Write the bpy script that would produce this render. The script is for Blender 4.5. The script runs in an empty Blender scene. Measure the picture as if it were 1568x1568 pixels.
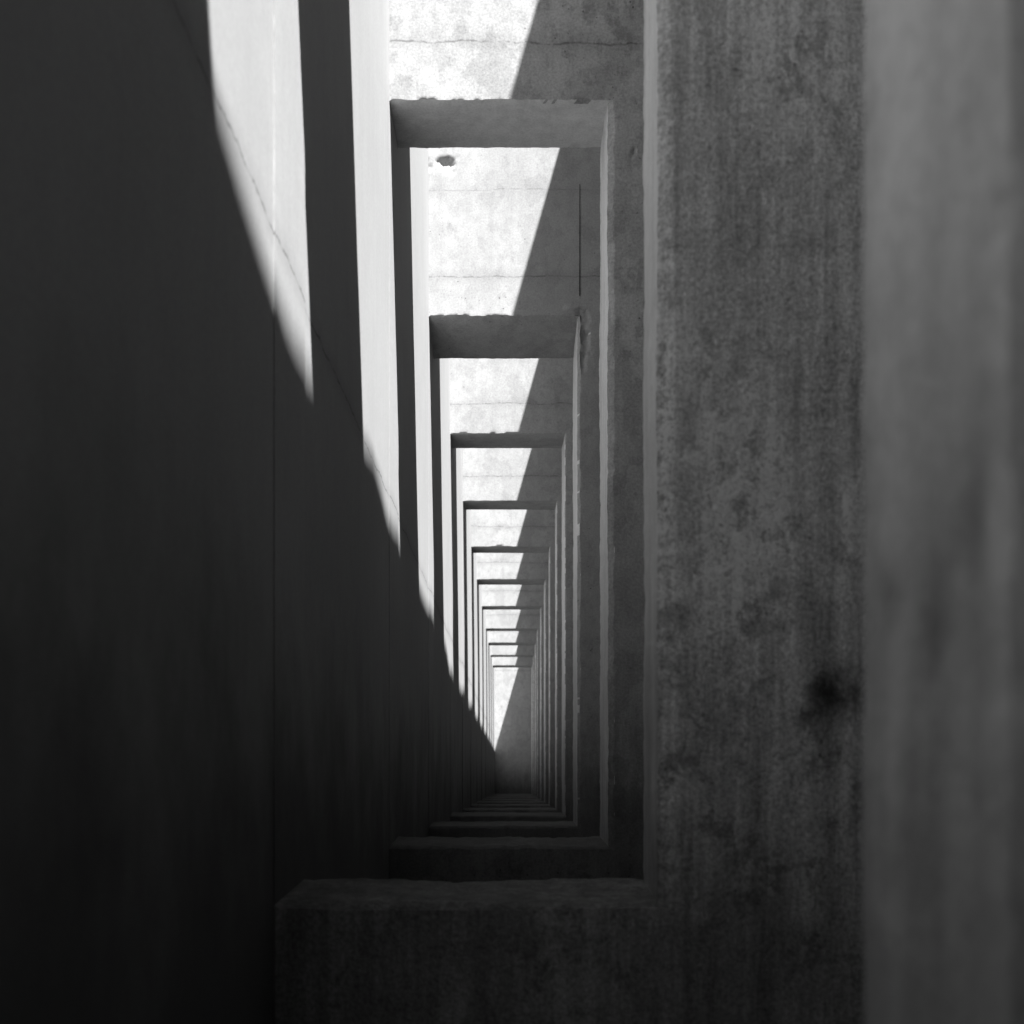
import bpy, math, random
import numpy as np
from mathutils import Vector, noise

random.seed(4)
D = 2.5
U = D / 1800.0
EYE = 450 * U
scene = bpy.context.scene
scene.view_settings.view_transform = 'Standard'
scene.view_settings.look = 'None'
scene.view_settings.exposure = 0

SUN = Vector((0.285, -0.275, 1.0)).normalized()

# ---------------------------------------------------------------- materials
def concrete(name, base, streak=0.25, stain=0.35, speck=0.2, pits=0.5, bump=0.5, blotch=0.0,
             joints=(), joint_k=0.4, dark_spots=None, darken=True, boards=0.0, seed=0.0, patches=0.0):
    m = bpy.data.materials.new(name)
    m.use_nodes = True
    nt = m.node_tree
    N, L = nt.nodes, nt.links
    bsdf = N['Principled BSDF']
    bsdf.inputs['Roughness'].default_value = 0.9
    bsdf.inputs['Specular IOR Level'].default_value = 0.2
    tc = N.new('ShaderNodeTexCoord')
    co = tc.outputs['Object']

    def mapping(sc, loc=(0, 0, 0)):
        mp = N.new('ShaderNodeMapping')
        mp.inputs['Scale'].default_value = sc
        mp.inputs['Location'].default_value = (loc[0] + seed, loc[1] + seed, loc[2])
        L.new(co, mp.inputs['Vector'])
        return mp.outputs['Vector']

    def nz(vec, scale, detail=3, rough=0.6):
        n = N.new('ShaderNodeTexNoise')
        n.inputs['Scale'].default_value = scale
        n.inputs['Detail'].default_value = detail
        n.inputs['Roughness'].default_value = rough
        L.new(vec, n.inputs['Vector'])
        return n.outputs['Fac']

    def mr(v, a, b, c, d, smooth=False):
        r = N.new('ShaderNodeMapRange')
        if smooth:
            r.interpolation_type = 'SMOOTHSTEP'
        for i, x in enumerate((a, b, c, d)):
            r.inputs[i + 1].default_value = x
        L.new(v, r.inputs[0])
        return r.outputs[0]

    def mth(op, a, b=None):
        n = N.new('ShaderNodeMath')
        n.operation = op
        for i, x in enumerate((a, b)):
            if x is None:
                continue
            if isinstance(x, (int, float)):
                n.inputs[i].default_value = x
            else:
                L.new(x, n.inputs[i])
        return n.outputs[0]

    big = nz(mapping((1, 1, 0.7), (3.1, 1.7, 0.4)), 2.2, 4, 0.65)
    strk = nz(mapping((7, 7, 0.5), (0.7, 0.2, 0.1)), 2.2, 5, 0.7)
    mid = nz(mapping((1, 1, 0.8), (9, 4, 2)), 15, 5, 0.72)
    fine = nz(co, 90, 2, 0.75)
    col = mr(big, 0.32, 0.68, 1 - stain, 1 + stain * 0.4)
    col = mth('MULTIPLY', col, mr(strk, 0.3, 0.7, 1 - streak, 1 + streak * 0.7))
    col = mth('MULTIPLY', col, mr(fine, 0.3, 0.7, 1 - speck, 1 + speck))
    col = mth('MULTIPLY', col, mr(mid, 0.32, 0.68, 1 - stain * 0.45, 1 + stain * 0.3))
    if boards:
        bd = nz(mapping((3, 12, 0.03)), 1.0, 3, 0.55)
        col = mth('MULTIPLY', col, mr(bd, 0.35, 0.65, 1 - boards, 1 + boards * 0.6))
    if patches:
        # sharp-edged worn / repaired areas
        pn = nz(mapping((1, 1, 0.8), (4.4, 0.3, 7.7)), 4.0, 6, 0.6)
        col = mth('MULTIPLY', col, mr(pn, 0.53, 0.56, 1.0, 1 - patches, True))
        col = mth('MULTIPLY', col, mr(pn, 0.40, 0.43, 1 - patches * 0.6, 1.0, True))
    if blotch:
        gate = mr(mth('ADD', mth('MULTIPLY', strk, 0.5), mth('MULTIPLY', big, 0.5)), 0.47, 0.56, 0.15, 1, True)
        bl = mth('MULTIPLY', mr(mid, 0.38, 0.5, 1, 0, True), gate)
        col = mth('MULTIPLY', col, mth('SUBTRACT', 1.0, mth('MULTIPLY', bl, blotch)))
    if pits:
        vo = N.new('ShaderNodeTexVoronoi')
        vo.inputs['Scale'].default_value = 26
        L.new(co, vo.inputs['Vector'])
        r = mth('ADD', vo.outputs['Distance'], mth('MULTIPLY', mth('SUBTRACT', mid, 0.5), 0.5))
        pit = mth('MULTIPLY', mr(r, 0.05, 0.11, 1, 0, True), mr(big, 0.46, 0.56, 0.0, 1))
        col = mth('MULTIPLY', col, mth('SUBTRACT', 1.0, mth('MULTIPLY', pit, pits)))
    sx = N.new('ShaderNodeSeparateXYZ')
    L.new(co, sx.inputs[0])
    if joints:
        zz = mth('ADD', sx.outputs['Z'], mth('ADD', mth('MULTIPLY', mth('SUBTRACT', big, 0.5), 0.07),
                                             mth('MULTIPLY', mth('SUBTRACT', mid, 0.5), 0.03)))
        for hj, jk in joints:
            dd = mth('ABSOLUTE', mth('SUBTRACT', zz, (hj + 450) * U))
            ln = mth('MULTIPLY', mr(dd, 0.001, 0.007, 1, 0, True), mr(strk, 0.42, 0.55, 0.2, 1.0))
            soft = mr(dd, 0.0, 0.07, 0.25 * jk, 0, True)
            col = mth('MULTIPLY', col, mth('SUBTRACT', 1.0, mth('MULTIPLY', ln, jk)))
            col = mth('MULTIPLY', col, mth('SUBTRACT', 1.0, soft))
    if dark_spots:
        for (px, py, pz, r, k) in dark_spots:
            dn = N.new('ShaderNodeVectorMath')
            dn.operation = 'DISTANCE'
            L.new(co, dn.inputs[0])
            dn.inputs[1].default_value = (px, py, pz)
            d2 = mth('ADD', dn.outputs['Value'], mth('MULTIPLY', mth('SUBTRACT', mid, 0.5), r * 1.6))
            sp = mr(d2, r * 0.1, r * 1.1, k, 0, True)
            col = mth('MULTIPLY', col, mth('SUBTRACT', 1.0, sp))
    if darken:
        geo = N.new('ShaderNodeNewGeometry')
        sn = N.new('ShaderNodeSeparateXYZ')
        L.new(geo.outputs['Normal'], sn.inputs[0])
        up = mr(sn.outputs['Z'], 0.5, 0.8, 1.0, 0.42)            # upward-facing surfaces made darker
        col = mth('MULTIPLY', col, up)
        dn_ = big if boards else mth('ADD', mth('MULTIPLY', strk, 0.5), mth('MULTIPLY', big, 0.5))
        foot_shade = mr(mth('ADD', sx.outputs['Z'], mth('MULTIPLY', mth('SUBTRACT', dn_, 0.5), 0.9)),
                  0.25, 1.25, 0.30, 1.0, True)                     # shade at the foot of the walls, put into the colour
        col = mth('MULTIPLY', col, foot_shade)
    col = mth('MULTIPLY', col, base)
    col = mth('MINIMUM', mth('MAXIMUM', col, 0.015), 0.85)
    cb = N.new('ShaderNodeCombineColor')
    for i in range(3):
        L.new(col, cb.inputs[i])
    L.new(cb.outputs[0], bsdf.inputs['Base Color'])
    bp = N.new('ShaderNodeBump')
    bp.inputs['Strength'].default_value = bump
    bp.inputs['Distance'].default_value = 0.012
    L.new(mid, bp.inputs['Height'])
    L.new(bp.outputs[0], bsdf.inputs['Normal'])
    return m

def P(xu, zd, hu):
    return (xu * U, zd * D, (hu + 450) * U)

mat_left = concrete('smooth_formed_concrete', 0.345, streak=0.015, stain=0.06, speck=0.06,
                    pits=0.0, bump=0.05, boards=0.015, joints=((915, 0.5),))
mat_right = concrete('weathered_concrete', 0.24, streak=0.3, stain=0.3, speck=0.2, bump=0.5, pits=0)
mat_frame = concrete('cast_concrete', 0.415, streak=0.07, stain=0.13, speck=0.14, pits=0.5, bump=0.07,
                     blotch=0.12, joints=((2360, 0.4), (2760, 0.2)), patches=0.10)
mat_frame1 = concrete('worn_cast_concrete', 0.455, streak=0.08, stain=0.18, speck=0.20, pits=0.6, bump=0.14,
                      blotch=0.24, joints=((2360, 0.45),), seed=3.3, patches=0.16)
p1 = P(521, 1.08, 151)
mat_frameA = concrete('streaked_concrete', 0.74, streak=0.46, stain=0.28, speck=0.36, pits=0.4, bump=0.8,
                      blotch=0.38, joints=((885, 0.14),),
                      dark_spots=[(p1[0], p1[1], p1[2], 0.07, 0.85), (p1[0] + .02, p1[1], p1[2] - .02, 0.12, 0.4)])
mat_bounce = concrete('bounce_lit_concrete', 0.80, streak=0.12, stain=0.14, speck=0.10, pits=0, bump=0.18)  # lighter colour paints bounced light onto right reveals and the first soffit
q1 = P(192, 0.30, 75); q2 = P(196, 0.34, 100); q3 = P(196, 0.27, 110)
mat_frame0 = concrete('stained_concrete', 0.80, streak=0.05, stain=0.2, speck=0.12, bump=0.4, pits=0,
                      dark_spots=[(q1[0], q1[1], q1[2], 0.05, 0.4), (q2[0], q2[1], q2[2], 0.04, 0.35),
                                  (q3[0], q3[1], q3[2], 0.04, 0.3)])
mat_floor = concrete('dusty_concrete_floor', 0.10, streak=0.1, stain=0.5, speck=0.4, bump=0.7, pits=0, darken=False)
bit = bpy.data.materials.new('slit_shade'); bit.use_nodes = True  # near-black colour standing for the shade inside an open slit
bb = bit.node_tree.nodes['Principled BSDF']; bb.inputs['Roughness'].default_value = 0.8
bn = bit.node_tree.nodes.new('ShaderNodeTexNoise'); bn.inputs['Scale'].default_value = 60
br = bit.node_tree.nodes.new('ShaderNodeValToRGB')
br.color_ramp.elements[0].color = (0.01, 0.01, 0.01, 1); br.color_ramp.elements[1].color = (0.035, 0.035, 0.035, 1)
bit.node_tree.links.new(bn.outputs['Fac'], br.inputs[0]); bit.node_tree.links.new(br.outputs[0], bb.inputs['Base Color'])

# ---------------------------------------------------------------- geometry
import bmesh
def mkobj(name, verts, faces, mats, angle=35, leftx=None, soffit=False):
    me = bpy.data.meshes.new(name)
    me.from_pydata(verts, [], faces)
    me.update()
    bm = bmesh.new(); bm.from_mesh(me)
    bmesh.ops.recalc_face_normals(bm, faces=bm.faces)
    if leftx is not None:
        for f in bm.faces:
            c = f.calc_center_median()
            if c.x < leftx:
                f.material_index = 1
            elif 0.2 < c.x < 0.6 and f.normal.x < -0.82:
                f.material_index = 2  # right reveals coloured lighter, as if lit by bounce
            elif soffit and f.normal.z < -0.9 and c.z > 2:
                f.material_index = 2  # lintel underside painted brighter for bounced light
    bm.to_mesh(me); bm.free()
    me.shade_smooth()
    me.set_sharp_from_angle(angle=math.radians(angle))
    for mt in (mats if isinstance(mats, (list, tuple)) else [mats]):
        me.materials.append(mt)
    ob = bpy.data.objects.new(name, me)
    scene.collection.objects.link(ob)
    return ob

def spread(points, fine_rng, fine, coarse):
    pts = sorted(points)
    out = []
    for a, b in zip(pts[:-1], pts[1:]):
        st = fine if (b <= fine_rng[1] + 1 and a >= fine_rng[0] - 1) else coarse
        n = max(1, int(round((b - a) / st)))
        out += [a + (b - a) * i / n for i in range(n)]
    out.append(pts[-1])
    return out

XL, XR = -398, 585
TOP = 4130

def frame(zf, thick, L_f, L_b, R_f, R_b, H_f, H_b, S_f, S_b, mat, fine, seed, chips=(), rough=1.0, R0=None,
          reveal=None, flat=1.0, soffit=False):
    if R0 is None:
        R0 = R_f
    xs = spread([-930, XL - 20, -L_f, R_f, XR + 20, 1030], (XL - 20, XR + 20), fine, 200)
    hs = spread([-480, -S_f, H_f, 2950, TOP], (-480, 2950), fine, 300)
    iL, iR = xs.index(-L_f), xs.index(R_f)
    jS, jH = hs.index(-S_f), hs.index(H_f)
    nx, nh = len(xs), len(hs)
    tu = thick * 1800
    d1 = min(7 if R0 == R_f else 14, tu * .1)
    ly = [0.0, d1] + [tu * f for f in (0.2, 0.35, 0.5, 0.65, 0.8)] + [tu - min(7, tu * .1), tu]
    nl = len(ly)
    off = Vector((seed * 7.3, seed * 3.1, seed * 1.7))
    verts = []; idx = {}
    def sx(x, t, k):
        Lc = L_f + (L_b - L_f) * t; Rc = (R_f + (R_b - R_f) * t) if k else R0
        if x <= -L_f:
            return -Lc + (x + L_f) * (930 - Lc) / (930 - L_f)
        if x >= R_f:
            return Rc + (x - R_f) * (1030 - Rc) / (1030 - R_f)
        return -Lc + (x + L_f) / (R_f + L_f) * (Lc + Rc)
    def sh(h, t):
        Hc = H_f + (H_b - H_f) * t; Sc = S_f + (S_b - S_f) * t
        if h <= -S_f:
            return -Sc + (h + S_f) * (480 - Sc) / (480 - S_f)
        if h >= H_f:
            return Hc + (h - H_f) * (TOP - Hc) / (TOP - H_f)
        return -Sc + (h + S_f) / (H_f + S_f) * (Hc + Sc)
    def getv(i, j, k):
        key = (i, j, k)
        if key in idx:
            return idx[key]
        t = ly[k] / tu
        x = sx(xs[i], t, k); h = sh(hs[j], t); y = zf * 1800 + ly[k]
        onx = i in (iL, iR) and jS <= j <= jH
        onh = j in (jS, jH) and iL <= i <= iR
        p = Vector((x, y, h)) * 0.01 + off
        n_lo = noise.fractal(p * 0.35, 1.0, 2.0, 3)
        n_hi = noise.fractal(p * 3.0, 0.8, 2.0, 4)
        n_m = noise.fractal(p * 1.0, 0.9, 2.0, 4)
        face = k in (0, nl - 1)
        if onx or onh:
            lf = 0.08 if (onx and i == iL) else 1.0
            if face:
                ch = (3.5 + rough * (6.0 * max(0, n_m + 0.1) + 4.5 * max(0, n_hi))) * lf
                ch = min(ch, 0.8 * fine if fine < 14 else 10)
                if onh and j == jS:
                    ch *= 1.6
            else:
                ch = rough * (1.0 * n_hi + 1.4 * n_lo) * lf
                if onh and j == jS:
                    ch *= 2.0
            if onx:
                x += (-1 if i == iL else 1) * ch
            if onh:
                h += (-1 if j == jS else 1) * ch
            if face:
                y += (1 if k == 0 else -1) * rough * 2.0 * max(0, n_hi) * lf
        elif face:
            y += (1 if k == 0 else -1) * (1.2 * n_lo + 0.7 * rough * n_hi) * flat
            if k == 0:
                for (cx, chh, rx, rh, dp) in chips:
                    d = math.hypot((x - cx) / rx, (h - chh) / rh) + 0.9 * n_m + 0.7 * n_hi
                    if d < 1:
                        y += dp * min(1, (1 - d) * 1.5) ** 0.6
        idx[key] = len(verts)
        verts.append((x * U, y * U, (h + 450) * U))
        return idx[key]
    faces = []
    for k in (0, nl - 1):
        for i in range(nx - 1):
            for j in range(nh - 1):
                if iL <= i < iR and jS <= j < jH:
                    continue
                faces.append((getv(i, j, k), getv(i + 1, j, k), getv(i + 1, j + 1, k), getv(i, j + 1, k)))
    for k in range(nl - 1):
        for j in range(jS, jH):
            for i in (iL, iR):
                faces.append((getv(i, j, k), getv(i, j + 1, k), getv(i, j + 1, k + 1), getv(i, j, k + 1)))
        for i in range(iL, iR):
            for j in (jS, jH):
                faces.append((getv(i, j, k), getv(i + 1, j, k), getv(i + 1, j, k + 1), getv(i, j, k + 1)))
        for j in range(nh - 1):
            for i in (0, nx - 1):
                faces.append((getv(i, j, k), getv(i, j + 1, k), getv(i, j + 1, k + 1), getv(i, j, k + 1)))
        for i in range(nx - 1):
            for j in (0, nh - 1):
                faces.append((getv(i, j, k), getv(i + 1, j, k), getv(i + 1, j, k + 1), getv(i, j, k + 1)))
    return mkobj('concrete_portal_frame', verts, faces, [mat, mat_left, reveal or mat_bounce],
                 leftx=-(L_b - 1.5) * U, soffit=soffit)

T = 0.156
frame(0.254, 0.122, 394, 394, 189, 199, 2174, 2174, 200, 200, mat_frame0, 12, 1, rough=1.2, reveal=mat_frame0)
frame(1.08, T, 395, 395, 238, 245, 2174, 2174, 200, 180, mat_frameA, 9, 2,
      chips=[(300, 600, 16, 40, 6)], rough=1.8, R0=258)
frame(2.08, T, 396, 395, 300, 294, 2174, 2174, 200, 180, mat_frame1, 9, 3,
      chips=[(383, 2015, 14, 18, 10), (372, 1990, 8, 40, 5)], rough=2.2, R0=312, flat=0.18, soffit=True)
f2 = frame(3.04, T + 0.02, 396, 394, 296, 290, 2174, 2090, 200, 184, mat_frame, 9, 4,
      chips=[(-342, 2893, 50, 30, 7), (-325, 2868, 40, 26, 5), (318, 2130, 34, 60, 9),
             (335, 2060, 20, 50, 9), (320, 1960, 18, 30, 9), (270, 2215, 40, 16, -7)],
      rough=1.6, R0=302, flat=0.15)
frame(4.06, T, 396, 394, 317, 308, 2174, 2164, 200, 185, mat_frame, 16, 5, flat=0.3)
zs = [5.02, 5.99, 6.97, 7.99, 9.13, 10.1, 11.03, 12.05]
for i, z in enumerate(zs):
    frame(z, T, 394 + random.uniform(-3, 3), 392, 332 + random.uniform(-5, 5), 326,
          2174 + random.uniform(-10, 10), 2170, 200, 190, mat_frame, 30, 6 + i, flat=0.4)
for i, z in enumerate((-0.9, -1.9)):
    frame(z, T, 394, 392, 300, 296, 2174, 2170, 200, 198, mat_right, 60, 20 + i)

ev, ef = [], []
for a in range(41):
    h = 2790 - a * 13.0
    wv = 0.8 + 1.6 * (a / 40) + 0.5 * noise.noise(Vector((a * .7, 0, 0)))
    c = 306 + 1.0 * noise.noise(Vector((a * .2, 4, 0)))
    for s in (-1, 1):
        ev.append(((c + s * wv) * U, (3.04 * 1800 - 2.5) * U, (h + 450) * U))
    for s in (-1, 1):
        ev.append(((c + s * wv) * U, (3.04 * 1800 + 6) * U, (h + 450) * U))
for a in range(40):
    b = a * 4
    ef += [(b, b + 1, b + 5, b + 4), (b, b + 4, b + 6, b + 2), (b + 1, b + 3, b + 7, b + 5)]
ej = mkobj('dark_slit', ev, ef, bit)  # dark strip laid on the face in place of a shaded open gap
ej.parent = f2

def slab(name, x0, x1, y0, y1, h0, tops, mat, sy=0.06, seed=0):
    nyn = int((y1 - y0) / sy)
    ys = [y0 + (y1 - y0) * i / nyn for i in range(nyn + 1)]
    ty = [t[0] for t in tops]; tt = [t[1] for t in tops]
    verts = []; faces = []
    nh = 30
    for y in ys:
        tp = float(np.interp(y, ty, tt))
        for s, xx in enumerate((x0, x1)):
            for j in range(nh + 1):
                h = h0 + (tp - h0) * j / nh
                n = noise.noise(Vector((xx * .01 + seed, y * 2, h * 0.003))) * 0.8
                tn = 14 * noise.fractal(Vector((y * 5, seed, 3.3)), 1, 2, 3) if j == nh else 0
                verts.append(((xx + n) * U, y * D, (h + 450 + tn) * U))
    W = 2 * (nh + 1)
    for a in range(nyn):
        for s in (0, 1):
            for j in range(nh):
                b = a * W + s * (nh + 1) + j
                faces.append((b, b + 1, b + W + 1, b + W))
        for j in (0, nh):
            b = a * W + j; c = b + nh + 1
            faces.append((b, b + W, c + W, c))
    for a in (0, nyn):
        for j in range(nh):
            b = a * W + j; c = b + nh + 1
            faces.append((b, b + 1, c + 1, c))
    return mkobj(name, verts, faces, mat)

YB, YE = -2.6, 13.6
slab('concrete_side_wall', -900, XL, YB, YE + 0.1, -470, [(-9, 4080), (20, 4080)], mat_left, seed=1)
slab('concrete_side_wall', XR, 1000, YB, YE + 0.1, -470,
     [(-9, 3620), (-0.30, 3620), (-0.16, 4350), (0.30, 4390), (0.45, 4310), (0.62, 4235), (0.9, 4280),
      (1.3, 4370), (1.6, 4290), (3.3, 4250), (3.5, 4160), (20, 4150)], mat_right, seed=7)

def endwall(y, mat):
    verts = []; faces = []
    xs = spread([-880, -430, 590, 980], (-430, 590), 30, 200)
    hs = spread([-475, 2400, 4060], (-475, 2400), 30, 300)
    nx, nh = len(xs), len(hs)
    for x in xs:
        for h in hs:
            dy = 2.5 * noise.noise(Vector((x * .01, y, h * .01)))
            verts.append((x * U, y * D + dy * U, (h + 450) * U))
    n0 = len(verts)
    for x in xs:
        for h in hs:
            verts.append((x * U, y * D + 300 * U, (h + 450) * U))
    for i in range(nx - 1):
        for j in range(nh - 1):
            a = i * nh + j
            faces.append((a, a + nh, a + nh + 1, a + 1))
            faces.append((n0 + a, n0 + a + 1, n0 + a + nh + 1, n0 + a + nh))
    for i in range(nx - 1):
        for j in (0, nh - 1):
            a = i * nh + j
            faces.append((a, a + nh, n0 + a + nh, n0 + a))
    for j in range(nh - 1):
        for i in (0, nx - 1):
            a = i * nh + j
            faces.append((a, a + 1, n0 + a + 1, n0 + a))
    return mkobj('concrete_end_wall', verts, faces, mat)
endwall(YE, mat_frame)
endwall(YB - 0.2, mat_right)

def floor():
    verts = []; faces = []
    xs = np.linspace(XL - 60, XR + 60, 40); ys = np.linspace(YB * D, YE * D + .3, 400)
    for x in xs:
        for y in ys:
            z = 0.012 + 0.012 * noise.fractal(Vector((x * U * 6, y * 6, 0)), 1, 2, 4)
            verts.append((x * U, y, z))
    n = len(ys)
    for i in range(len(xs) - 1):
        for j in range(n - 1):
            a = i * n + j
            faces.append((a, a + n, a + n + 1, a + 1))
    return mkobj('concrete_floor', verts, faces, mat_floor)
floor()

gm = bpy.data.materials.new('dry_ground')
gm.use_nodes = True
gn, gl = gm.node_tree.nodes, gm.node_tree.links
no = gn.new('ShaderNodeTexNoise'); no.inputs['Scale'].default_value = 3; no.inputs['Detail'].default_value = 4
cr = gn.new('ShaderNodeValToRGB')
cr.color_ramp.elements[0].color = (0.09, 0.09, 0.09, 1); cr.color_ramp.elements[1].color = (0.22, 0.22, 0.22, 1)
tcg = gn.new('ShaderNodeTexCoord')
gl.new(tcg.outputs['Object'], no.inputs['Vector']); gl.new(no.outputs['Fac'], cr.inputs[0])
gl.new(cr.outputs[0], gn['Principled BSDF'].inputs['Base Color'])
gn['Principled BSDF'].inputs['Roughness'].default_value = 0.95
mkobj('ground', [(-600, -600, -0.02), (600, -600, -0.02), (600, 600, -0.02), (-600, 600, -0.02)], [(0, 1, 2, 3)], gm)

# ---------------------------------------------------------------- light
w = bpy.data.worlds.new('World'); scene.world = w
w.use_nodes = True
wn, wl = w.node_tree.nodes, w.node_tree.links
sky = wn.new('ShaderNodeTexSky'); sky.sky_type = 'NISHITA'; sky.sun_disc = False
sky.sun_elevation = math.asin(SUN.z); sky.sun_rotation = math.atan2(SUN.x, SUN.y)
bw = wn.new('ShaderNodeRGBToBW')
wl.new(sky.outputs[0], bw.inputs[0])
wl.new(bw.outputs[0], wn['Background'].inputs['Color'])
wn['Background'].inputs['Strength'].default_value = 0.06

sl = bpy.data.lights.new('sun', 'SUN'); sl.energy = 24; sl.angle = math.radians(0.5)
sl.color = (1, 1, 1)
so = bpy.data.objects.new('sun', sl)
so.rotation_euler = SUN.to_track_quat('Z', 'Y').to_euler()
so.location = (4, -4, 12)
scene.collection.objects.link(so)

# ---------------------------------------------------------------- camera
cam = bpy.data.cameras.new('camera')
cam.sensor_width = 36; cam.lens = 1800 / 1568 * 36
cam.shift_x = -3 / 1568; cam.shift_y = 416 / 1568
cam.clip_start = 0.02; cam.clip_end = 2000
cam.dof.use_dof = True; cam.dof.focus_distance = 2.6 * D; cam.dof.aperture_fstop = 4.0
co = bpy.data.objects.new('camera', cam)
co.location = (0, 0, EYE); co.rotation_euler = (math.pi / 2, 0, 0)
scene.collection.objects.link(co)
scene.camera = co
print('verts', sum(len(o.data.vertices) for o in scene.objects if o.type == 'MESH'))
